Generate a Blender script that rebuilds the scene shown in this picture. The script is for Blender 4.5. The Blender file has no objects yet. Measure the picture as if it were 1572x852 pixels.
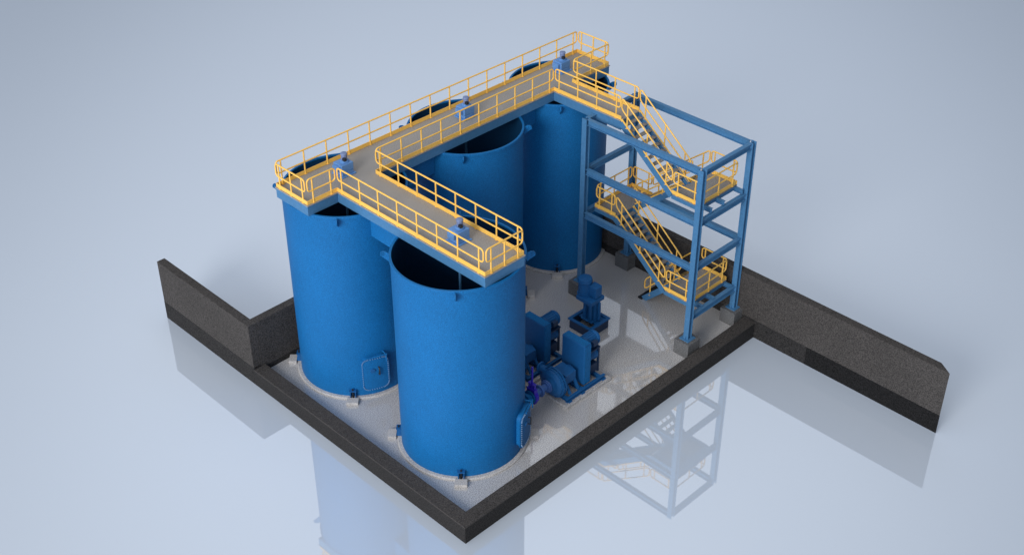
import bpy, math, random
from mathutils import Vector, Matrix
random.seed(4)
S = bpy.context.scene
COL = S.collection
R = math.radians

# ------------------------------------------------------------------ camera
cam_d = bpy.data.cameras.new('camera'); cam = bpy.data.objects.new('camera', cam_d); COL.objects.link(cam)
def cam_matrix(loc, yaw, pitch, roll):
    y, p, r = R(yaw), R(pitch), R(roll)
    fwd = Vector((math.cos(p)*math.cos(y), math.cos(p)*math.sin(y), math.sin(p)))
    right = Vector((math.sin(y), -math.cos(y), 0)); up = right.cross(fwd)
    r2 = math.cos(r)*right + math.sin(r)*up; u2 = -math.sin(r)*right + math.cos(r)*up
    m = Matrix((r2, u2, -fwd)).transposed().to_4x4(); m.translation = Vector(loc)
    return m
cam.matrix_world = cam_matrix((-23.636, -26.166, 35.368), 45.059, -34.663, -0.124)
cam_d.sensor_width = 36; cam_d.lens = 36*1997.96/1572; cam_d.clip_end = 1000
S.camera = cam

# ------------------------------------------------------------------ world, lamps, exposure
w = bpy.data.worlds.new('World'); S.world = w; w.use_nodes = True
nt = w.node_tree; bg = nt.nodes['Background']
geo = nt.nodes.new('ShaderNodeNewGeometry'); sep = nt.nodes.new('ShaderNodeSeparateXYZ')
rmp = nt.nodes.new('ShaderNodeValToRGB'); mr = nt.nodes.new('ShaderNodeMapRange')
nt.links.new(geo.outputs['Incoming'], sep.inputs[0])
mr.inputs[1].default_value = 1; mr.inputs[2].default_value = -1
nt.links.new(sep.outputs['Z'], mr.inputs[0]); nt.links.new(mr.outputs[0], rmp.inputs[0])
cr = rmp.color_ramp
cr.elements[0].position = 0.48; cr.elements[0].color = (.57, .67, .85, 1)
cr.elements[1].position = 1.0; cr.elements[1].color = (.22, .25, .30, 1)
e = cr.elements.new(.68); e.color = (.73, .82, .97, 1)
e = cr.elements.new(.86); e.color = (.64, .715, .84, 1)
def glow(direction, lo, hi, vlo, vhi):      # broad soft brightening of the studio round one direction
    d = Vector(direction).normalized()
    dt = nt.nodes.new('ShaderNodeVectorMath'); dt.operation = 'DOT_PRODUCT'; dt.inputs[1].default_value = -d
    nt.links.new(geo.outputs['Incoming'], dt.inputs[0])
    m2 = nt.nodes.new('ShaderNodeMapRange'); m2.interpolation_type = 'SMOOTHSTEP'
    for i_, v_ in enumerate((lo, hi, vlo, vhi)): m2.inputs[i_+1].default_value = v_
    nt.links.new(dt.outputs['Value'], m2.inputs[0]); return m2.outputs[0]
def times(a_, b_):
    vs = nt.nodes.new('ShaderNodeVectorMath'); vs.operation = 'SCALE'; nt.links.new(a_, vs.inputs[0]); nt.links.new(b_, vs.inputs['Scale']); return vs.outputs[0]
c_ = times(rmp.outputs[0], glow((1, .95, 1.08), .89, 1, .58, 1.62))
c_ = times(c_, glow((-.85, -.35, .45), .3, 1, 1, 4.6))
c_ = times(c_, glow((.45, -.9, .35), .0, 1, 1, .28))
nt.links.new(c_, bg.inputs['Color']); bg.inputs['Strength'].default_value = 0.60

def area(name, loc, aim, size, power, color):
    d = bpy.data.lights.new(name, 'AREA'); d.shape = 'DISK'; d.size = size; d.energy = power; d.color = color
    o = bpy.data.objects.new(name, d); COL.objects.link(o); o.location = loc
    o.rotation_euler = (Vector(aim)-Vector(loc)).to_track_quat('-Z', 'Y').to_euler()
area('key_softbox', (-88, -22, 50), (7, 6, 3), 44, 66000, (1.0, .975, .94))
area('top_softbox', (8, 6, 62), (8, 6, 0), 50, 6000, (1.0, .98, .96))
S.view_settings.view_transform = 'Standard'; S.view_settings.look = 'None'
S.view_settings.exposure = 0.22; S.view_settings.gamma = 1

# ------------------------------------------------------------------ materials
def mat(name, base, rough=.5, metal=0, spec=.5, grain=0, gscale=14, grain2=0, g2scale=.6, coords='Object', bump=0, ior=None):
    m = bpy.data.materials.new(name); m.use_nodes = True
    n = m.node_tree.nodes; l = m.node_tree.links; b = n['Principled BSDF']
    b.inputs['Roughness'].default_value = rough; b.inputs['Metallic'].default_value = metal
    b.inputs['Specular IOR Level'].default_value = spec
    if ior: b.inputs['IOR'].default_value = ior
    b.inputs['Base Color'].default_value = (*base, 1)
    if grain or grain2:
        tc = n.new('ShaderNodeTexCoord'); src = tc.outputs['Object']
        val = None
        for k, (g, sc, det) in enumerate(((grain, gscale, 2), (grain2, g2scale, 5))):
            if not g: continue
            t = n.new('ShaderNodeTexNoise'); t.inputs['Scale'].default_value = sc; t.inputs['Detail'].default_value = det
            l.new(src, t.inputs['Vector'])
            r = n.new('ShaderNodeMapRange'); r.inputs[1].default_value = .3; r.inputs[2].default_value = .7
            r.inputs[3].default_value = 1-g; r.inputs[4].default_value = 1+g; l.new(t.outputs['Fac'], r.inputs[0])
            if k == 0 and bump:
                bp = n.new('ShaderNodeBump'); bp.inputs['Strength'].default_value = bump; bp.inputs['Distance'].default_value = .01
                l.new(t.outputs['Fac'], bp.inputs['Height']); l.new(bp.outputs[0], b.inputs['Normal'])
            if val is None: val = r.outputs[0]
            else:
                mm = n.new('ShaderNodeMath'); mm.operation = 'MULTIPLY'; l.new(val, mm.inputs[0]); l.new(r.outputs[0], mm.inputs[1]); val = mm.outputs[0]
        mx = n.new('ShaderNodeVectorMath'); mx.operation = 'SCALE'; mx.inputs[0].default_value = base
        l.new(val, mx.inputs['Scale']); l.new(mx.outputs[0], b.inputs['Base Color'])
    return m
M = dict(
    floor=mat('pale_studio_floor', (.60, .665, .75), .012, spec=.5, ior=2.9),
    slab=mat('speckled_concrete', (.46, .445, .435), .05, spec=.5, grain=.6, gscale=27, grain2=.05, ior=2.05),
    ring=mat('white_concrete', (.46, .44, .425), .6, grain=.4, gscale=27),
    pier=mat('grey_concrete', (.12, .12, .12), .7, grain=.7, gscale=27),
    wall=mat('dark_grey_concrete', (.057, .051, .047), .8, spec=.2, grain=.65, gscale=27, grain2=.08),
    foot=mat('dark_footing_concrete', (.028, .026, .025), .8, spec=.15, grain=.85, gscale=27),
    foot_shaded=mat('shaded_footing_concrete', (.013, .0125, .0125), .8, spec=.1, grain=.85, gscale=27),  # same footing concrete, with the outer length's shade put into its colour
    tank=mat('tank_blue_paint', (.0055, .128, .345), .55, spec=.2, grain=.26, gscale=27, grain2=.05),
    shaded_inner_wall=mat('shaded_tank_interior', (.003, .036, .095), .6, spec=.2, grain=.1, gscale=20),  # tank blue darkened: shade inside the open tanks painted into the colour
    steel=mat('steel_blue_paint', (.062, .185, .350), .5, spec=.3, grain=.08, gscale=8),
    pump=mat('pump_blue_paint', (.010, .100, .280), .5, spec=.3, grain=.08, gscale=9),
    pale=mat('pale_blue_paint', (.11, .26, .54), .45, grain=.08, gscale=9),
    motor=mat('lilac_grey_paint', (.17, .22, .38), .5, grain=.1, gscale=9),
    yellow=mat('safety_yellow_paint', (.95, .55, .105), .45, grain=.05, gscale=9),
    deck=mat('grey_grating', (.31, .292, .272), .7, grain=.3, gscale=27, grain2=.05),
    tread=mat('dark_grating', (.24, .23, .22), .7, grain=.25, gscale=16),
    violet=mat('violet_blue_paint', (.035, .018, .48), .4),
    dark=mat('dark_blue_paint', (.006, .030, .085), .5),
    bolt=mat('zinc_bolts', (.22, .36, .55), .4, metal=.2),
    pipe=mat('mid_blue_paint', (.05, .13, .36), .5, grain=.08, gscale=9),
    iron=mat('black_iron', (.015, .017, .02), .5),
)

# ------------------------------------------------------------------ mesh builder
class MB:
    def __init__(s): s.v = []; s.f = []; s.sm = []
    def add(s, vs, fs, smooth=False):
        o = len(s.v); s.v += [tuple(p) for p in vs]; s.f += [tuple(i+o for i in f) for f in fs]; s.sm += [smooth]*len(fs); return s
    def box(s, lo, hi, rz=0, piv=None):
        x0, y0, z0 = lo; x1, y1, z1 = hi
        P = [Vector(p) for p in ((x0,y0,z0),(x1,y0,z0),(x1,y1,z0),(x0,y1,z0),(x0,y0,z1),(x1,y0,z1),(x1,y1,z1),(x0,y1,z1))]
        if rz:
            pv = Vector(piv) if piv else Vector(((x0+x1)/2, (y0+y1)/2, 0)); m = Matrix.Rotation(rz, 3, 'Z')
            P = [m @ (p-pv)+pv for p in P]
        return s.add(P, [(0,3,2,1),(4,5,6,7),(0,1,5,4),(1,2,6,5),(2,3,7,6),(3,0,4,7)])
    def cbox(s, c, size, rz=0):
        h = [k/2 for k in size]; return s.box([c[i]-h[i] for i in range(3)], [c[i]+h[i] for i in range(3)], rz)
    def prism(s, poly, z0, z1):
        n = len(poly); vs = [(x, y, z0) for x, y in poly]+[(x, y, z1) for x, y in poly]
        return s.add(vs, [tuple(range(n-1, -1, -1)), tuple(range(n, 2*n))]+[(i, (i+1) % n, n+(i+1) % n, n+i) for i in range(n)])
    def sweep(s, p0, p1, prof, side, caps=True):
        """closed 2-D profile (a along side, b along the third axis) from p0 to p1"""
        p0, p1 = Vector(p0), Vector(p1); d = (p1-p0).normalized(); a = Vector(side); a = (a-d*a.dot(d)).normalized(); b = d.cross(a)
        if b.z < -1e-6: b = -b
        n = len(prof); vs = [p0+a*u+b*v for u, v in prof]+[p1+a*u+b*v for u, v in prof]
        fs = [(i, (i+1) % n, n+(i+1) % n, n+i) for i in range(n)]
        if caps: fs += [tuple(range(n-1, -1, -1)), tuple(range(n, 2*n))]
        return s.add(vs, fs)
    def tube(s, pts, r, seg=8, closed=False):
        pts = [Vector(p) for p in pts]; n = len(pts); rings = []
        a = None
        for i, p in enumerate(pts):
            if closed: d = pts[(i+1) % n]-pts[i-1]
            else: d = pts[min(i+1, n-1)]-pts[max(i-1, 0)]
            d.normalize()
            if a is None:
                a = Vector((0, 0, 1)) if abs(d.z) < .9 else Vector((1, 0, 0))
            a = (a-d*a.dot(d)).normalized(); b = d.cross(a)
            rings.append([p+r*(math.cos(t)*a+math.sin(t)*b) for t in (2*math.pi*k/seg for k in range(seg))])
        vs = [v for g in rings for v in g]; fs = []
        for i in range(n if closed else n-1):
            j = (i+1) % n
            fs += [(i*seg+k, i*seg+(k+1) % seg, j*seg+(k+1) % seg, j*seg+k) for k in range(seg)]
        s.add(vs, fs, True)
        if not closed:
            s.add(rings[0], [tuple(range(seg-1, -1, -1))]); s.add(rings[-1], [tuple(range(seg))])
        return s
    def lathe(s, c, axis, prof, seg=32, smooth=True):
        """prof: list of (distance along axis, radius); faces split at each profile point"""
        c = Vector(c); d = Vector(axis).normalized(); a = Vector((0, 0, 1)) if abs(d.z) < .9 else Vector((1, 0, 0))
        a = (a-d*a.dot(d)).normalized(); b = d.cross(a)
        ring = lambda h, r: [c+d*h+r*(math.cos(2*math.pi*k/seg)*a+math.sin(2*math.pi*k/seg)*b) for k in range(seg)]
        for (h0, r0), (h1, r1) in zip(prof, prof[1:]):
            if r0 < 1e-6 and r1 < 1e-6: continue
            if r0 < 1e-6: s.add([c+d*h0]+ring(h1, r1), [(0, 1+(k+1) % seg, 1+k) for k in range(seg)])
            elif r1 < 1e-6: s.add([c+d*h1]+ring(h0, r0), [(0, 1+k, 1+(k+1) % seg) for k in range(seg)])
            else: s.add(ring(h0, r0)+ring(h1, r1), [(k, (k+1) % seg, seg+(k+1) % seg, seg+k) for k in range(seg)], smooth and abs(h1-h0) > 1e-6)
        return s
    def cyl(s, p0, p1, r, seg=20):
        d = Vector(p1)-Vector(p0); return s.lathe(p0, d, [(0, 0), (0, r), (d.length, r), (d.length, 0)], seg)
    def build(s, name, m, parent=None, bevel=0):
        org = parent_world(parent)
        me = bpy.data.meshes.new(name); me.from_pydata([tuple(Vector(v)-org) for v in s.v], [], s.f)
        me.materials.append(M[m]); me.polygons.foreach_set('use_smooth', s.sm); me.update()
        o = bpy.data.objects.new(name, me); COL.objects.link(o)
        if parent: o.parent = parent
        if bevel:
            b = o.modifiers.new('bevel', 'BEVEL'); b.width = bevel; b.segments = 2; b.limit_method = 'ANGLE'
        return o
def parent_world(p):
    v = Vector((0, 0, 0))
    while p: v += Vector(p.location); p = p.parent
    return v
def tag(o, label, cat, group=None, kind=None):
    if label: o['label'] = label
    if cat: o['category'] = cat
    if group: o['group'] = group
    if kind: o['kind'] = kind
    return o
def thing(name, loc, label, cat, group=None):
    o = bpy.data.objects.new(name, None); COL.objects.link(o); o.location = loc; o.empty_display_size = .3
    return tag(o, label, cat, group)
def structure(o): o['kind'] = 'structure'; return o

# profiles --------------------------------------------------------------
def i_prof(w, h, tf, tw):      # u across the flange, v up
    a, b, t = w/2, h/2, tw/2
    return [(-a,-b),(a,-b),(a,-b+tf),(t,-b+tf),(t,b-tf),(a,b-tf),(a,b),(-a,b),(-a,b-tf),(-t,b-tf),(-t,-b+tf),(-a,-b+tf)]
def c_prof(w, h, tf, tw):      # web outside at u=0, flanges run to u=w
    b = h/2
    return [(0,-b),(w,-b),(w,-b+tf),(tw,-b+tf),(tw,b-tf),(w,b-tf),(w,b),(0,b)]

# ------------------------------------------------------------------ dimensions (metres, x to the right-hand corner, y to the left-hand corner)
ZD = -.48                      # studio floor
TR, TH, TB = 2.5, 8.85, .085
TT = TB+TH
TA, TBk, TC, TD = (3.133, 3.478), (3.28, 10.27), (10.036, 10.398), (15.93, 10.42)
TRD = 2.27                     # the far tank is narrower
HW, YM, WM, XA, WA, XB, WB = 9.405, 10.325, 2.059, 3.224, 2.034, 15.046, 1.274
XM0, XM1, YE = .747, 18.137, 1.071
X1, Y1, Y2, Y3, ZW = 17.332, 12.606, 19.558, -9.837, 2.655
WC, ZC = .604, .35
TX0, TX1, TY0, TY1, ZP, ZT = 13.858, 17.165, .541, 6.862, .769, 9.198

# ------------------------------------------------------------------ setting
g = MB(); g.add([(-400,-400,ZD),(400,-400,ZD),(400,400,ZD),(-400,400,ZD)], [(0,1,2,3)]); structure(g.build('ground', 'floor'))
g = MB(); g.box((0, 0, ZD+.004), (X1, Y1, 0)); structure(g.build('concrete_slab', 'slab'))

# kerbs round the two open sides of the slab
k = thing('bund_kerb', (-WC/2, 6, ZD), 'low dark concrete kerb along the lower left edge of the slab, below the two left tanks', 'kerb', 'dark kerbs edging the slab')
MB().prism([(-WC,-WC),(-.003,-.003),(-.003,Y1-.003),(-WC,Y1-.003)], ZD+.004, ZC-.06).build('footing', 'foot', k)
MB().prism([(-WC,-WC),(-.003,-.003),(-.003,Y1-.003),(-WC,Y1-.003)], ZC-.06, ZC).build('coping', 'wall', k)
k = thing('bund_kerb', (8, -WC/2, ZD), 'low dark concrete kerb along the lower right edge of the slab, in front of the pumps and stair tower', 'kerb', 'dark kerbs edging the slab')
P = [(-WC,-WC),(X1-.003,-WC),(X1-.003,-.003),(-.003,-.003)]
MB().prism([(P[0][0]+.003,P[0][1]),P[1],P[2],(P[3][0]+.003,P[3][1])], ZD+.004, ZC-.06).build('footing', 'foot', k)
MB().prism([(P[0][0]+.003,P[0][1]),P[1],P[2],(P[3][0]+.003,P[3][1])], ZC-.06, ZC).build('coping', 'wall', k)
WT = .40
r = thing('retaining_wall', (-WC+WT/2, 16, ZD), 'dark concrete wing wall running out alone past the left corner of the slab', 'wall', 'dark concrete retaining walls')
MB().box((-WC, Y1, .45), (-WC+WT, Y2, ZW)).build('wall_panel', 'wall', r, .015)
MB().box((-WC, Y1, ZD-.0), (-WC+WT, Y2, .45)).build('footing', 'foot', r)
r = thing('retaining_wall', (8, Y1+WT/2, ZD), 'dark concrete wall behind the tank row, its left end showing beside the leftmost tank', 'wall', 'dark concrete retaining walls')
MB().box((-WC+WT+.003, Y1, ZC-.1), (X1-.003, Y1+WT, ZW-.003)).build('wall_panel', 'wall', r, .015)
MB().box((-WC+WT+.003, Y1+.003, ZD), (X1-.003, Y1+WT-.003, ZC-.1)).build('footing', 'foot', r)
r = thing('retaining_wall', (X1+WT/2, 2, ZD), 'long dark concrete wall behind the stair tower, running past the right slab corner', 'wall', 'dark concrete retaining walls')
MB().prism([(X1, Y3), (X1+WT, Y3+.6), (X1+WT, Y1+WT), (X1, Y1+WT)], .45, ZW).build('wall_panel', 'wall', r, .015)
YS = -3.35
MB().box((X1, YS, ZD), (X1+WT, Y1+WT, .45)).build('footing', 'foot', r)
f = MB().prism([(X1, Y3), (X1+WT, Y3+.6), (X1+WT, YS), (X1, YS)], ZD, .45).build('footing', 'foot_shaded', r); f['label'] = 'outer length of footing, coloured darker for shade'

# ------------------------------------------------------------------ tanks
def make_tank(c, label, ring_label, manway=None, nozzles=(), TR=TR):
    cx, cy = c
    ang = [R(a) for a in (45, 135, 225, 315)]
    # concrete ring the tank stands on, with four anchor blocks
    p = thing('tank_plinth', (cx, cy, 0), ring_label, 'plinth', 'white concrete tank plinths')
    MB().lathe((cx, cy, 0), (0,0,1), [(0.002, TR+.17), (TB-.03, TR+.17), (TB, TR+.13), (TB, TR-.4)], 96).build('ring', 'ring', p)
    for a in ang:
        b = MB(); rr = TR+.38; x, y = cx+rr*math.cos(a), cy+rr*math.sin(a)
        b.box((x-.17, y-.25, .002), (x+.17, y+.25, .15), a)
        b.build('anchor_block', 'ring', p, .01)
    t = thing('storage_tank', (cx, cy, TB), label, 'tank', 'tall blue cylindrical tanks')
    sh = MB(); sh.lathe((cx, cy, TB), (0,0,1), [(0, TR), (2.2, TR), (4.4, TR), (6.6, TR), (TH, TR)], 128)
    sh.build('shell', 'tank', t)
    MB().lathe((cx, cy, TB), (0,0,1), [(TH, TR), (TH, TR-.04), (0.06, TR-.04), (.06, 0)], 128).build('shaded_inner_wall', 'shaded_inner_wall', t)
    MB().lathe((cx, cy, TT), (0,0,1), [(-.11, TR+.002), (-.11, TR+.045), (-.012, TR+.045), (.006, TR+.03), (.006, TR-.05), (-.06, TR-.05)], 128).build('rim_flange', 'tank', t)
    for a in ang:
        ca, sa = math.cos(a), math.sin(a)
        m = Matrix.Rotation(a, 3, 'Z')
        lug = MB(); out = [(TR+.04, -.42), (TR+.04, -.06), (TR+.18, .02), (TR+.30, .02), (TR+.36, -.05), (TR+.36, -.14), (TR+.28, -.2)]
        vs = [m @ Vector((u, -.025, v)) for u, v in out]+[m @ Vector((u, .025, v)) for u, v in out]
        n = len(out)
        lug.add([v+Vector((cx, cy, TT)) for v in vs], [tuple(range(n)), tuple(range(2*n-1, n-1, -1))]+[(i, n+i, n+(i+1) % n, (i+1) % n) for i in range(n)])
        lug.lathe(Vector((cx, cy, TT-.07))+m @ Vector((TR+.27, -.045, 0)), m @ Vector((0, 1, 0)), [(.02, .04), (.02, .075), (.07, .075), (.07, .04), (.02, .04)], 16)
        lug.build('lifting_lug', 'tank', t)
        clip = MB(); q = lambda u, v, z: Vector((cx, cy, TB))+m @ Vector((u, v, z))
        for s in (-.11, .11):
            vs = [q(TR, s-.015, 0), q(TR+.22, s-.015, 0), q(TR+.16, s-.015, .34), q(TR, s-.015, .38)]; vs += [v+m @ Vector((0, .03, 0)) for v in vs]
            clip.add(vs, [(0,1,2,3),(7,6,5,4),(0,4,5,1),(1,5,6,2),(2,6,7,3),(3,7,4,0)])
        vs = [q(u, v, z) for z in (.34, .37) for u, v in ((TR,-.15),(TR+.2,-.15),(TR+.2,.15),(TR,.15))]
        clip.add(vs, [(3,2,1,0),(4,5,6,7),(0,1,5,4),(1,2,6,5),(2,3,7,6),(3,0,4,7)])
        co = clip.build('anchor_clip', 'pump', t)
        MB().cyl(q(TR+.11, 0, .0), q(TR+.11, 0, .45), .035, 8).build('anchor_bolt', 'iron', co)
    if manway is not None:
        a = R(manway); m = Matrix.Rotation(a, 3, 'Z'); o = Vector((cx, cy, 0))
        hw_, z0, z1, rc = .52, .50, 2.10, .24
        def outline(grow, n=6):
            pts = []
            for (sx, sz, a0) in ((1,1,0),(-1,1,90),(-1,-1,180),(1,-1,270)):
                for i in range(n+1):
                    t_ = R(a0+90*i/n); pts.append((sx*(hw_-rc)+(rc+grow)*math.cos(t_), (z1-rc if sz > 0 else z0+rc)+(rc+grow)*math.sin(t_)))
            return pts
        def curved(u, z, rad):      # bend the door round the shell
            th = u/TR; return o+m @ Vector((rad*math.cos(th), rad*math.sin(th), z))
        frame = MB(); n = len(outline(0))
        ri, ro = TR-.02, TR+.17
        L = [[curved(u, z, ri) for u, z in outline(0)], [curved(u, z, ro) for u, z in outline(0)], [curved(u, z, ro) for u, z in outline(.07)], [curved(u, z, ro+.03) for u, z in outline(.07)], [curved(u, z, ro+.03) for u, z in outline(0)]]
        vs = [v for l_ in L for v in l_]
        frame.add(vs, [(j*n+i, j*n+(i+1) % n, (j+1)*n+(i+1) % n, (j+1)*n+i) for j in range(len(L)-1) for i in range(n)])
        fo = frame.build('manway_frame', 'tank', t)
        # door plate: strips across the width so that it follows the shell
        door = MB(); N = 12; pts = outline(.05)
        rad = ro+.055
        us = [-hw_-.05+(2*hw_+.1)*i/N for i in range(N+1)]
        def zrange(u):
            d = abs(u)-(hw_-rc); e_ = rc+.05; k_ = 0 if d <= 0 else e_-math.sqrt(max(e_*e_-d*d, 0)); return z0-.05+k_, z1+.05-k_
        top = []; 
        for u in us: a_, b_ = zrange(u); top.append((curved(u, a_, rad), curved(u, b_, rad), curved(u, a_, ro+.032), curved(u, b_, ro+.032)))
        vs = [v for q_ in top for v in q_]; fs = []
        for i in range(N):
            A_, B_ = 4*i, 4*(i+1); fs += [(A_, B_, B_+1, A_+1), (A_+1, B_+1, B_+3, A_+3), (A_+2, B_+2, B_, A_)]
        fs += [(2, 0, 1, 3), (4*N, 4*N+2, 4*N+3, 4*N+1)]
        door.add(vs, fs); do = door.build('manway_door', 'tank', t)
        pts = outline(-.01, 7); per = []
        for i in range(len(pts)):
            u0, w0 = pts[i]; u1, w1 = pts[(i+1) % len(pts)]; d = math.hypot(u1-u0, w1-w0); k_ = max(1, round(d/.1))
            per += [(u0+(u1-u0)*j/k_, w0+(w1-w0)*j/k_) for j in range(k_)]
        for u, z in per:
            p0 = curved(u, z, rad); p1 = curved(u, z, rad+.045); MB().cyl(p0, p1, .017, 6).build('bolt', 'bolt', do)
        hd = MB(); hd.tube([curved(.12, 1.28, rad), curved(.12, 1.28, rad+.11), curved(.12, 1.62, rad+.11), curved(.12, 1.62, rad)], .03); hd.build('door_handle', 'iron', do)
        hg = MB(); hg.cyl(curved(-.12, 1.5, rad), curved(-.12, 1.5, rad+.05), .10, 16); hg.build('door_boss', 'pump', do)
        dv = MB(); dv.tube([curved(.42, z1+.10, TR), curved(.42, z1+.10, TR+.33), curved(.42, z1-.25, TR+.33)], .03); dv.tube([curved(-.3, z1+.10, TR+.31), curved(.46, z1+.13, TR+.33)], .028); dv.build('davit_arm', 'tank', fo)
    for (ny, nz, nr, length) in nozzles:     # side outlet towards the pumps
        x = cx+math.sqrt(TR*TR-(ny-cy)**2)
        z = MB(); z.lathe((x-.12, ny, nz), (1,0,0), [(0, nr), (length+.12-.05, nr), (length+.07, nr+.12), (length+.12, nr+.12), (length+.12, 0)], 24)
        z.lathe((x-.05, ny, nz), (1,0,0), [(0, nr+.01), (0, nr+.16), (.09, nr+.14), (.09, nr+.01)], 24)
        z.build('outlet_nozzle', 'tank', t)
PZ, P1Y, P2Y = .86, 2.52, 4.66        # pump shaft height and axes
make_tank(TA, 'front blue tank nearest the slab corner, joined to the pump by the violet valve', 'white concrete ring under the front tank', -64, ((P1Y, PZ, .17, .34), (P2Y, PZ, .17, .34)))
make_tank(TBk, 'blue tank at the left end of the row, bolted manway door on its lower right', 'white concrete ring under the leftmost tank', -113)
make_tank(TC, 'middle blue tank of the row, mostly hidden behind the front tank', 'white concrete ring under the middle tank of the row, hidden behind the front tank')
make_tank(TD, 'narrower shaded blue tank at the far end of the row, beside the stair tower', 'white concrete ring under the far tank beside the stair tower', TR=TRD)

# interstage troughs joining the tank tops
def trough(p0, p1, wd, label, r1=TR):
    p0, p1 = Vector((*p0, 0)), Vector((*p1, 0)); d = (p1-p0).normalized(); s = Vector((-d.y, d.x, 0)); c = (p0+p1)/2
    t = thing('overflow_trough', (c.x, c.y, TT-1.0), label, 'trough', 'overflow troughs joining the tanks')
    a0, a1 = p0+d*(TR+.003), p1-d*(r1+.003); z0, z1, tk = TT-1.05, TT-.13, .03
    back = TR-math.sqrt(TR*TR-(wd/2)**2)
    for sgn in (-1, 1):
        o0 = a0+s*sgn*wd/2-d*back*.9; o1 = a1+s*sgn*wd/2+d*back*.9
        q = MB(); q.sweep((*o0.xy, (z0+z1)/2), (*o1.xy, (z0+z1)/2), [(-tk/2,-(z1-z0)/2),(tk/2,-(z1-z0)/2),(tk/2,(z1-z0)/2),(-tk/2,(z1-z0)/2)], s)
        q.build('side_plate', 'tank', t)
    q = MB(); q.sweep((*a0.xy, z0), (*a1.xy, z0), [(-wd/2+.02,-.02),(wd/2-.02,-.02),(wd/2-.02,.02),(-wd/2+.02,.02)], s); q.build('bottom_plate', 'tank', t)
trough(TBk, TA, 1.25, 'blue overflow trough joining the leftmost tank to the front tank under the walkway arm')
trough(TBk, TC, 1.25, 'blue overflow trough joining the leftmost tank to the middle tank')
trough(TC, TD, 1.25, 'small blue overflow trough joining the middle tank to the far tank', TRD)

# ------------------------------------------------------------------ walkway over the tanks
ya, yb = YM-WM/2, YM+WM/2
xa0, xa1 = XA-WA/2, XA+WA/2
xb0, xb1 = XB-WB/2, XB+WB/2
YBR = 5.42
wk = thing('elevated_walkway', (9, YM, HW), 'grey grating walkway on blue beams across the tank tops', 'walkway')
dk = .04
MB().box((XM0, ya, HW-dk), (XM1, yb, HW)).build('deck', 'deck', wk)
MB().box((xa0, YE, HW-dk), (xa1, ya-.002, HW)).build('deck', 'deck', wk)
MB().box((xb0, YBR, HW-dk), (xb1, ya-.002, HW)).build('deck', 'deck', wk)
BH = .42
zc_ = HW-dk-.004-BH/2
def edge(p0, p1, inward):
    MB().sweep((*p0, zc_), (*p1, zc_), c_prof(.12, BH, .022, .016), inward).build('edge_beam', 'steel', wk)
i_ = .03
edge((XM0+i_, yb-i_), (XM1-i_, yb-i_), (0,-1,0)); edge((XM0+i_, ya+i_), (xa0+i_, ya+i_), (0,1,0))
edge((XM0+i_-.002, ya+i_-.002), (XM0+i_-.002, yb-i_+.002), (1,0,0)); edge((XM1-i_+.002, ya+i_-.002), (XM1-i_+.002, yb-i_+.002), (-1,0,0))
edge((xa0+i_, ya+i_), (xa0+i_, YE+i_), (1,0,0)); edge((xa1-i_, ya+i_), (xa1-i_, YE+i_), (-1,0,0)); edge((xa0+i_-.002, YE+i_-.002), (xa1-i_+.002, YE+i_-.002), (0,1,0))
edge((xa1-i_, ya+i_), (xb0+i_, ya+i_), (0,1,0)); edge((xb1-i_, ya+i_), (XM1-i_, ya+i_), (0,1,0))
edge((xb0+i_, ya+i_), (xb0+i_, YBR), (1,0,0)); edge((xb1-i_, ya+i_), (xb1-i_, YBR), (-1,0,0)); edge((xb0+i_+.002, YBR+.002), (xb1-i_-.002, YBR+.002), (0,1,0))
x = XM0+1.2
while x < XM1-.6:
    MB().sweep((x, ya+.16, zc_+.02), (x, yb-.16, zc_+.02), i_prof(.1, .3, .014, .012), (1,0,0)).build('joist', 'steel', wk); x += 1.45
y = YE+1.1
while y < ya-.4:
    MB().sweep((xa0+.16, y, zc_+.02), (xa1-.16, y, zc_+.02), i_prof(.1, .3, .014, .012), (0,1,0)).build('joist', 'steel', wk); y += 1.45

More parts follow.
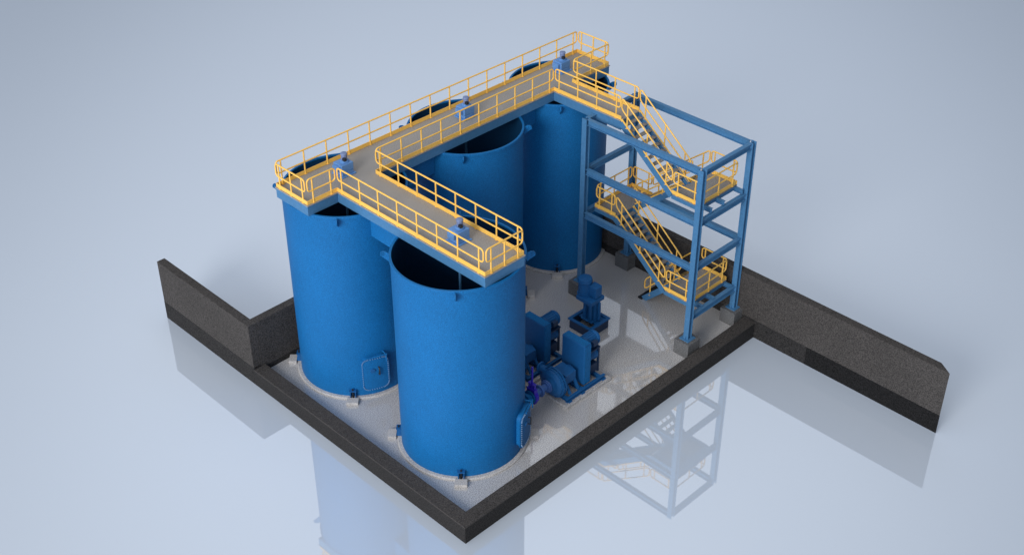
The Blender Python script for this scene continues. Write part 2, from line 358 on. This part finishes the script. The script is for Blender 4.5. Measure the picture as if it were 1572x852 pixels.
# ------------------------------------------------------------------ yellow railings
RR, RH, RMID = .032, 1.085, .55
def arc_loop(p0, p1, zlo, zhi, rc=.13, n=5):
    """closed rounded loop in the vertical plane through p0-p1; zlo/zhi are heights above the line p0-p1"""
    p0, p1 = Vector(p0), Vector(p1); d = p1-p0; L = d.length
    hz = Vector((d.x, d.y, 0)); Lh = hz.length; hz.normalize(); sl = (p1.z-p0.z)/Lh
    def P(t, z): return Vector((p0.x, p0.y, p0.z))+hz*t+Vector((0, 0, sl*t+z))
    rc = min(rc, Lh/3); out = []
    for (tc, zc, a0) in ((Lh-rc, zhi-rc, 90), (Lh-rc, zlo+rc, 0), (rc, zlo+rc, -90), (rc, zhi-rc, -180)):
        for i in range(n+1):
            a = R(a0-90*i/n); out.append(P(tc+rc*math.cos(a), zc+rc*math.sin(a)))
    return out
def railing(p0, p1, label, parent=None, spacing=1.08, toe=True, inset=.3, end=.07, sloped=False, name='guard_railing', toe_in=0):
    p0, p1 = Vector(p0), Vector(p1)
    c = (p0+p1)/2
    t = parent or thing(name, (c.x, c.y, min(p0.z, p1.z)), label, 'railing', 'yellow guard railings')
    d = (p1-p0); hz = Vector((d.x, d.y, 0)); L = hz.length; u = hz.normalized(); sl = d.z/L
    at = lambda s, z=0: p0+u*s+Vector((0, 0, sl*s+z))
    hr = MB().tube(arc_loop(at(end), at(L-end), RMID, RH), RR, 8, True).build('handrail', 'yellow', t)
    n = max(1, round((L-2*inset)/spacing))
    ins = inset if L > 2*inset+.3 else L*.25
    for i in range(n+1):
        s = ins+(L-2*ins)*i/n
        m = MB().tube([at(s, .012), at(s, RH-.01)], RR, 8); m.cbox(at(s, .02), (.10, .10, .016))
        m.build('post', 'yellow', t if not parent else hr)
    if toe:
        side = Vector((-u.y, u.x, 0))
        MB().sweep(at(.0, .095), at(L, .095), [(-.011,-.085),(.011,-.085),(.011,.085),(-.011,.085)], side).build('toe_board', 'yellow', t)
    return t
o_ = .05
z = HW
railing((XM0+o_, yb-o_, z), (XM1-o_, yb-o_, z), 'longest yellow railing, along the back edge of the walkway above the row of tanks')
railing((XM0+o_, ya+o_, z), (XM0+o_, yb-o_, z), 'short yellow railing across the left end of the walkway above the leftmost tank', inset=.25, spacing=.8)
railing((XM0+o_, ya+o_, z), (xa0+o_, ya+o_, z), 'shortest yellow railing on the walkway, in the notch above the leftmost tank', inset=.3, spacing=.8)
railing((xa0+o_, YE+o_, z), (xa0+o_, ya+o_, z), 'yellow railing along the near, lower left side of the walkway arm over the front tank')
railing((xa1-o_, YE+o_, z), (xa1-o_, ya+o_, z), 'yellow railing along the far, upper right side of the walkway arm over the front tank')
railing((xa0+o_, YE+o_, z), (xa1-o_, YE+o_, z), 'short yellow railing across the free end of the walkway arm above the front tank', inset=.3, spacing=.75)
railing((xa1-o_, ya+o_, z), (xb0+o_, ya+o_, z), 'yellow railing along the inner edge of the walkway above the middle tank')
railing((xb0+o_, YBR, z), (xb0+o_, ya+o_, z), 'yellow railing on the near side of the walkway spur leading to the stairs')
railing((xb1-o_, YBR, z), (xb1-o_, ya+o_, z), 'yellow railing on the far side of the walkway spur leading to the stairs')
railing((xb1-o_, ya+o_, z), (XM1-o_, ya+o_, z), 'yellow railing beside the far tank rim, between the stair spur and the walkway end', inset=.3)
railing((XM1-o_, ya+o_, z), (XM1-o_, yb-o_, z), 'yellow railing across the far upper end of the walkway', inset=.25, spacing=.8)

# ------------------------------------------------------------------ agitator drives at the tank centres
def agitator(c, label, rz):
    x, y = c; t = thing('agitator_drive', (x, y, HW), label, 'agitator', 'agitator drives on the walkway')
    b = MB(); b.box((x-.36, y-.34, HW+.002), (x+.36, y+.34, HW+.05)); b.box((x-.28, y-.27, HW+.05), (x+.28, y+.27, HW+.2)); b.build('base_stool', 'pale', t, .012)
    g_ = MB(); g_.box((x-.29, y-.27, HW+.21), (x+.29, y+.27, HW+.52)); g_.lathe((x+.06, y, HW+.52), (0,0,1), [(0, .19), (.05, .19), (.08, .14), (.08, 0)], 20); g_.box((x-.42, y-.18, HW+.25), (x-.292, y+.18, HW+.47)); g_.build('gearbox', 'pale', t, .015)
    m = MB(); m.lathe((x+.06, y, HW+.62), (0,0,1), [(-.03, 0), (-.03, .11), (0, .14), (0, .12), (.22, .12), (.22, .14), (.27, .13), (.29, .05), (.29, 0)], 20); m.build('motor', 'motor', t)
    MB().box((x-.1, y-.22, HW+.64), (x+.01, y-.08, HW+.75)).build('terminal_box', 'iron', t)
    MB().cyl((x, y, TB+.9), (x, y, HW-.05), .055, 12).build('agitator_shaft', 'steel', t)
    im = MB()
    for k_ in range(4):
        a = R(45+90*k_); v = Vector((math.cos(a), math.sin(a), 0)); s = Vector((-v.y, v.x, .9)).normalized()
        im.sweep(Vector((x, y, TB+1))+v*.06, Vector((x, y, TB+1))+v*.95, [(-.12,-.01),(.12,-.01),(.12,.01),(-.12,.01)], s)
    im.build('impeller', 'steel', t)
agitator((TA[0]+.08, TA[1]), 'blue agitator drive with grey motor on the walkway arm, over the front tank', 0)
agitator((TBk[0]+.05, YM-.05), 'blue agitator drive with grey motor on the walkway over the leftmost tank', 0)
agitator((TC[0], YM+.05), 'blue agitator drive with grey motor on the walkway over the middle tank', 0)
agitator((TD[0]+.25, YM+.2), 'blue agitator drive with grey motor near the far walkway end, by the stair spur', 0)

# ------------------------------------------------------------------ stair tower frame
PED = {}
fr = thing('stair_tower_frame', ((TX0+TX1)/2, (TY0+TY1)/2, ZP), 'open blue steel frame of four columns round the yellow-railed stairs', 'steel frame')
cols = {'p1': (TX0, TY1), 'p2': (TX0, TY0), 'p3': (TX1, TY0), 'p4': (TX1, TY1)}
where = {'p1': 'behind the sump pump, under the left tower column', 'p2': 'beside the kerb, under the front tower column', 'p3': 'in the right slab corner, under the right tower column', 'p4': 'by the long wall, under the rear tower column'}
CW = .26
for k_, (x, y) in cols.items():
    MB().box((x-.42, y-.40, .002), (x+.42, y+.40, ZP-.04)).build('concrete_pedestal', 'pier', None, .015)
    o = bpy.data.objects[-1] if False else None
for o in [o for o in COL.objects if o.name.startswith('concrete_pedestal')]:
    c = o.data.vertices[0].co; key = min(cols, key=lambda q: (cols[q][0]-.42-c.x)**2+(cols[q][1]-.40-c.y)**2)
    tag(o, 'square grey concrete pedestal '+where[key], 'pedestal', 'concrete pedestals under the stair tower')
for k_, (x, y) in cols.items():
    c = MB().sweep((x, y, ZP), (x, y, ZT), i_prof(CW, CW, .026, .018), (0,1,0)).build('column', 'steel', fr)
    b = MB(); b.cbox((x, y, ZP-.018), (.52, .50, .036))
    for sx in (-1, 1):
        b.add([(x+sx*.13, y-.012, ZP), (x+sx*.24, y-.012, ZP), (x+sx*.13, y-.012, ZP+.2), (x+sx*.13, y+.012, ZP), (x+sx*.24, y+.012, ZP), (x+sx*.13, y+.012, ZP+.2)], [(0,1,2),(5,4,3),(0,3,4,1),(1,4,5,2),(2,5,3,0)])
    b.build('base_plate', 'steel', c)
def beam(a, b, z, h=.28, wd=.19):
    (x0, y0), (x1, y1) = cols[a], cols[b]; d = Vector((x1-x0, y1-y0, 0)); L = d.length; u = d.normalized(); s = (-u.y, u.x, 0)
    e0 = CW/2+.003 if abs(u.x) > .5 else .013
    if abs(u.x) < .5: e0 = CW/2+.003
    MB().sweep((x0+u.x*e0, y0+u.y*e0, z), (x1-u.x*e0, y1-u.y*e0, z), i_prof(wd, h, .02, .014), s).build('beam', 'steel', fr)
for a, b in (('p1','p2'),('p2','p3'),('p3','p4'),('p4','p1')): beam(a, b, ZT-.145)
for a, b in (('p1','p2'),('p2','p3'),('p4','p1')): beam(a, b, 6.62)
for a, b in (('p1','p2'),('p2','p3'),('p3','p4'),('p4','p1')): beam(a, b, 4.38)
beam('p2', 'p3', 1.83)

# ------------------------------------------------------------------ landings and stair flights
XS0, XS1, XS2, XS3 = 14.41, 15.66, 15.74, 17.0
def landing(y0, y1, z, label, joist_to):
    t = thing('stair_landing', ((XS0+XS3)/2, (y0+y1)/2, z), label, 'landing', 'stair landings in the tower')
    MB().box((XS0, y0, z-.04), (XS3, y1, z)).build('deck', 'tread', t)
    zz = z-.045-.1
    for p0, p1, s in (((XS0+.02, y0), (XS0+.02, y1), (1,0,0)), ((XS3-.02, y0), (XS3-.02, y1), (-1,0,0)), ((XS0+.022, y0+.02), (XS3-.022, y0+.02), (0,1,0)), ((XS0+.022, y1-.02), (XS3-.022, y1-.02), (0,-1,0))):
        MB().sweep((*p0, zz), (*p1, zz), c_prof(.08, .2, .014, .01), s).build('frame_beam', 'steel', t)
    jy0, jy1 = (joist_to, y1-.1) if joist_to < y0 else (y0+.1, joist_to)
    for x in (XS0+.35, (XS0+XS3)/2-.1, XS3-.12):
        MB().sweep((x, jy0, zz-.02), (x, jy1, zz-.02), i_prof(.13, .2, .016, .012), (1,0,0)).build('joist', 'steel', t)
L2, L1, L0 = 7.05, 4.58, 2.10
ly0, ly1 = .95, 2.45
my0, my1 = 5.45, 6.68
landing(ly0, ly1, L2, 'highest stair landing, on the right of the tower just below the top frame', TY0)
landing(my0, my1, L1, 'middle stair landing, on the left of the tower beside the far tank', TY1)
landing(ly0, ly1, L0, 'lowest stair landing, on the right of the tower near the slab', TY0)
for z, nm in ((L2, 'highest'), (L0, 'lowest')):
    railing((XS0+.03, ly0, z), (XS0+.03, ly1, z), 'yellow railing on the near left side of the %s stair landing' % nm, inset=.3, spacing=.75)
    railing((XS0+.03, ly0+.03, z), (XS3-.03, ly0+.03, z), 'yellow railing on the kerb-facing right side of the %s stair landing' % nm, inset=.3, spacing=.9)
    railing((XS3-.03, ly0, z), (XS3-.03, ly1, z), 'yellow railing on the rear side of the %s stair landing, towards the long wall' % nm, inset=.25, spacing=.7)
railing((XS0+.03, my0, L1), (XS0+.03, my1, L1), 'yellow railing on the near side of the middle stair landing', inset=.25, spacing=.7)
railing((XS0+.03, my1-.03, L1), (XS3-.03, my1-.03, L1), 'yellow railing on the tank-facing side of the middle stair landing', inset=.3, spacing=.9)
railing((XS3-.03, my0, L1), (XS3-.03, my1, L1), 'yellow railing on the rear side of the middle stair landing, towards the long wall', inset=.25, spacing=.7)

def flight(x0, x1, ytop, ztop, ybot, zbot, label, foot=False):
    t = thing('stair_flight', ((x0+x1)/2, ybot, zbot), label, 'stairs', 'flights of stairs in the tower')
    dirn = 1 if ybot > ytop else -1
    n = max(3, round((ztop-zbot)/.215)); rise = (ztop-zbot)/n; run = abs(ybot-ytop)/n
    for i in range(1, n):
        yc = ytop+dirn*(i-.5)*run; z = ztop-i*rise
        MB().box((x0+.035, yc-.105, z-.035), (x1-.035, yc+.105, z)).build('tread', 'tread', t)
    for x, s in ((x0, 1), (x1, -1)):
        m = MB(); m.sweep((x, ytop, ztop-.13), (x, ybot, zbot-.13+(.13 if foot else 0)), c_prof(.08*1, .28, .014, .012), (s,0,0))
        if foot: m.box((min(x, x+s*.16), ybot-.02, .003), (max(x, x+s*.16), ybot+.22*dirn+.0 if dirn > 0 else ybot+.02, .03)) if dirn > 0 else None
        st = m.build('stringer', 'steel', t)
        k_ = MB(); k_.sweep((x+s*.03, ytop+dirn*.02, ztop+.045), (x+s*.03, ybot-dirn*.02, zbot+.045), [(-.011,-.065),(.011,-.065),(.011,.065),(-.011,.065)], (1,0,0)); k_.build('kick_plate', 'yellow', st)
        railing((x+s*.03, ytop, ztop), (x+s*.03, ybot, zbot), None, parent=t, toe=False, inset=.35, end=.02, spacing=1.0)
    if foot:
        MB().box((x0-.08, ybot+.02, .003), (x1+.08, ybot+.26, .06)).build('foot_plate', 'iron', t)
flight(XS0, XS1, YBR, HW, ly1, L2, 'top flight of stairs, from the walkway spur down to the highest landing')
flight(XS2, XS3, ly1, L2, my0, L1, 'rear flight of stairs between the highest and the middle landing')
flight(XS0, XS1, my0, L1, ly1, L0, 'lower front flight of stairs, from the middle landing to the lowest landing')
flight(15.55, 16.8, ly1, L0, 4.45, .02, 'bottom flight of stairs, from the lowest landing to the slab, only its foot in view', foot=True)

# ------------------------------------------------------------------ slurry pumps, valves and pipes
def pump(yc, dx, label, plabel):
    X = lambda v: v+dx
    pl = MB(); pl.box((X(7.25), yc-.95, .002), (X(10.05), yc+.95, .14)); tag(pl.build('pump_plinth', 'slab', None, .02), plabel, 'plinth', 'concrete pump plinths')
    t = thing('slurry_pump', (X(8.5), yc, .14), label, 'pump', 'blue belt-driven pumps')
    b = MB()
    for s in (-.72, .62):
        b.sweep((X(7.45), yc+s, .23), (X(9.85), yc+s, .23), i_prof(.14, .17, .02, .014), (0,1,0))
    for xx in (7.55, 8.45, 9.6):
        b.sweep((X(xx), yc-.71, .25), (X(xx), yc+.61, .25), i_prof(.14, .15, .02, .014), (1,0,0))
    for xx in (7.6, 8.4, 9.7):
        for s in (-.78, .68): b.cbox((X(xx), yc+s, .155), (.2, .16, .025))
    b.build('base_frame', 'pump', t)
    v = MB(); v.lathe((X(7.12), yc, PZ), (1,0,0), [(0, .2), (.05, .30), (.08, .46), (.16, .60), (.30, .64), (.44, .60), (.52, .48), (.56, .3), (.56, 0)], 36)
    v.lathe((X(7.12), yc, PZ), (1,0,0), [(.22, .6), (.22, .69), (.27, .69), (.27, .6)], 36); v.lathe((X(7.12), yc, PZ), (1,0,0), [(.35, .6), (.35, .69), (.40, .69), (.40, .6)], 36)
    for k_ in range(10):
        a = R(36*k_); v.cyl((X(7.3), yc+.66*math.cos(a), PZ+.66*math.sin(a)), (X(7.56), yc+.66*math.cos(a), PZ+.66*math.sin(a)), .028, 6)
    vo = v.build('volute_casing', 'pump', t)
    d = MB(); d.lathe((X(7.42), yc+.2, PZ+.38), (0,1,0), [(0, .17), (.50, .15), (.50, .25), (.56, .25), (.56, .12), (.4, .12)], 24); d.build('discharge_branch', 'pump', vo)
    s_ = MB(); s_.lathe((X(6.98), yc, PZ), (1,0,0), [(0, 0), (0, .29), (.06, .29), (.06, .2), (.18, .2)], 24); s_.build('suction_flange', 'pipe', vo)
    f = MB(); f.lathe((X(7.68), yc, PZ), (1,0,0), [(0, .34), (.12, .34), (.16, .24), (.7, .22), (.72, .3), (.8, .3), (.8, .12), (1.0, .07)], 28)
    f.box((X(7.72), yc-.42, PZ-.12), (X(8.34), yc+.36, PZ+.36)); f.build('bearing_housing', 'pump', t, .01)
    for xx in (7.8, 8.3):
        for s in (-1, 1):
            lg = MB(); lg.sweep((X(xx), yc+s*.24, PZ+.1), (X(xx), yc+s*.58-.05, .33), [(-.06,-.035),(.06,-.035),(.06,.035),(-.06,.035)], (1,0,0))
            lg.build('pedestal_leg', 'pump', t)
    gd = MB(); gx0, gx1, gy0, gy1 = X(8.62), X(9.02), yc-.62, yc+.66
    gd.box((gx0, gy0, .33), (gx1, gy1, 2.36)); gd.build('belt_guard', 'pump', t, .03)
    cv = MB(); cv.box((gx0+.02, gy0-.022, .36), (gx1-.02, gy0-.002, 2.30)); cv.box((gx0+.03, gy0+.03, 2.362), (gx1-.03, gy1-.03, 2.38)); cv.build('guard_cover', 'tank', t)
    mo = MB(); mo.lathe((X(9.12), yc-.08, 1.98), (1,0,0), [(0, 0), (0, .3), (.05, .33), (.08, .29), (.62, .29), (.64, .33), (.72, .33), (.80, .26), (.82, .1), (.82, 0)], 28)
    for k_ in range(18):
        a = R(20*k_); c_, n_ = math.cos(a), math.sin(a)
        mo.cbox((X(9.46), yc-.08+.305*c_, 1.98+.305*n_), (.5, .028, .028))
    m_ = mo.build('motor', 'pump', t)
    tb = MB(); tb.box((X(9.3), yc-.52, 1.92), (X(9.56), yc-.36, 2.14)); tb.build('terminal_box', 'dark', m_)
    ms = MB(); ms.box((X(9.04), yc-.42, 1.58), (X(9.86), yc+.34, 1.64))
    for xx in (9.10, 9.80):
        for s in (-.36, .28): ms.box((X(xx)-.04, yc+s-.04, .33), (X(xx)+.04, yc+s+.04, 1.58))
    ms.build('motor_stand', 'dark', t)
    lw = MB(); lw.lathe((X(9.03), yc-.08, 1.22), (1,0,0), [(0, 0), (0, .31), (.1, .31), (.1, .28), (.58, .28), (.62, .32), (.74, .32), (.78, .1), (.78, 0)], 24); lw.build('jackshaft_drum', 'pump', t)
    lw = MB(); lw.box((X(9.05), yc-.40, .42), (X(9.72), yc+.24, .88)); lw.build('gear_casing', 'dark', t, .02)
pump(P1Y, 0, 'nearer blue belt-driven pump with tall flat belt guard, joined to the violet valve', 'low concrete plinth under the nearer pump')
pump(P2Y, -.18, 'farther blue belt-driven pump with tall flat belt guard, half hidden behind the front tank', 'low concrete plinth under the farther pump')
def line(yc, dx, vl, plab):
    x0 = TA[0]+math.sqrt(TR*TR-(yc-TA[1])**2)+.34+.004
    xe = 6.98+dx-.004
    vx = x0+.36
    rb = lambda b, xa, xb, r, fl: b.lathe((xa, yc, PZ), (1,0,0), [(0, 0), (0, fl), (.05, fl), (.05, r), (xb-xa-.05, r), (xb-xa-.05, fl), (xb-xa, fl), (xb-xa, 0)], 24)
    p = thing('suction_pipe', ((vx+xe)/2, yc, PZ), plab, 'pipe', 'suction pipes between front tank and pumps')
    rb(MB(), vx+.094, (vx+xe)/2+.04, .16, .27).build('pipe_spool', 'pipe', p)
    rb(MB(), (vx+xe)/2+.044, xe, .15, .25).build('reducer', 'pipe', p)
    sp = thing('pipe_spacer', ((x0+vx)/2, yc, PZ), plab.replace('blue suction pipe', 'short blue pipe piece').replace('from', 'on the tank side of'), 'pipe', 'short pipe pieces on the tank outlets')
    rb(MB(), x0, vx-.094, .17, .29).build('pipe_spool', 'tank', sp)
    t = thing('gate_valve', (vx, yc, PZ), vl, 'valve', 'violet gate valves')
    b = MB(); b.box((vx-.09, yc-.22, PZ-.30), (vx+.09, yc+.22, PZ+.42)); b.lathe((vx-.09, yc, PZ), (1,0,0), [(0, 0), (0, .33), (.18, .33), (.18, 0)], 24); b.build('valve_body', 'violet', t, .01)
    yk = MB()
    for s in (-.14, .14): yk.box((vx-.05, yc+s-.035, PZ+.42), (vx+.05, yc+s+.035, PZ+.62))
    yk.box((vx-.07, yc-.19, PZ+.62), (vx+.07, yc+.19, PZ+.67)); yk.build('yoke', 'violet', t)
    MB().cyl((vx, yc, PZ+.42), (vx, yc, PZ+1.50), .045, 10).build('spindle', 'violet', t)
line(P1Y, 0, 'violet-blue gate valve with tall spindle between the front tank and the nearer pump', 'blue suction pipe from the violet valve to the nearer pump')
line(P2Y, -.18, 'violet-blue gate valve of the farther pump, hidden behind the front tank', 'blue suction pipe from the hidden valve to the farther pump')

# ------------------------------------------------------------------ sump pump on its frame
sx, sy = 12.15, 4.78
t = thing('sump_box', (sx, sy, 0), 'square dark blue sump box with raised rim, standing on the slab behind the pumps', 'box')
b = MB(); hs = .62
for (x0_, y0_, x1_, y1_) in ((-hs,-hs,hs,-hs+.05),(-hs,hs-.05,hs,hs),(-hs,-hs+.05,-hs+.05,hs-.05),(hs-.05,-hs+.05,hs,hs-.05)): b.box((sx+x0_, sy+y0_, .003), (sx+x1_, sy+y1_, .46))
b.build('box_wall', 'dark', t)
b = MB(); hs2 = .68; q = .14
for (x0_, y0_, x1_, y1_) in ((-hs2,-hs2,hs2,-hs2+q),(-hs2,hs2-q,hs2,hs2),(-hs2,-hs2+q,-hs2+q,hs2-q),(hs2-q,-hs2+q,hs2,hs2-q)): b.box((sx+x0_, sy+y0_, .463), (sx+x1_, sy+y1_, .53))
b.build('rim', 'pump', t)
MB().box((sx-.10, sy-.53, .40), (sx+.53, sy+.53, .46)).build('cover_plate', 'pump', t)
t = thing('sump_pump', (sx, sy, .46), 'upright blue sump pump with motor on the square dark box', 'pump')
b = MB(); b.cbox((sx+.1, sy-.02, .50), (.66, .66, .07))
def post_(cx_, cy_, w0, w1, z0, z1):
    b.add([(cx_+i*w/2, cy_+j*w/2, z) for z, w in ((z0, w0), (z1, w1)) for i, j in ((-1,-1),(1,-1),(1,1),(-1,1))], [(3,2,1,0),(4,5,6,7),(0,1,5,4),(1,2,6,5),(2,3,7,6),(3,0,4,7)])
post_(sx+.18, sy-.12, .44, .34, .54, 1.62); post_(sx-.16, sy-.2, .12, .10, .54, 1.62); post_(sx+.18, sy-.42, .13, .1, .54, 1.5); post_(sx-.1, sy+.16, .16, .14, .54, 1.62)
b.build('pump_stand', 'pump', t, .02)
b = MB(); b.cbox((sx+.04, sy+.02, 1.64), (.88, .92, .2)); b.build('head_plate', 'pump', t, .02)
b = MB(); b.cbox((sx+.14, sy-.16, 2.04), (.44, .46, .58)); b.build('belt_guard', 'pump', t, .04)
b = MB(); b.lathe((sx-.02, sy+.30, 1.74), (0,0,1), [(0, 0), (0, .34), (.08, .34), (.08, .30), (.66, .30), (.70, .34), (.84, .31), (.88, .1), (.88, 0)], 24); b.build('motor', 'pump', t)
b = MB(); b.cyl((sx+.40, sy+.3, .5), (sx+.40, sy+.3, 1.62), .08, 14); b.build('discharge_pipe', 'dark', t)
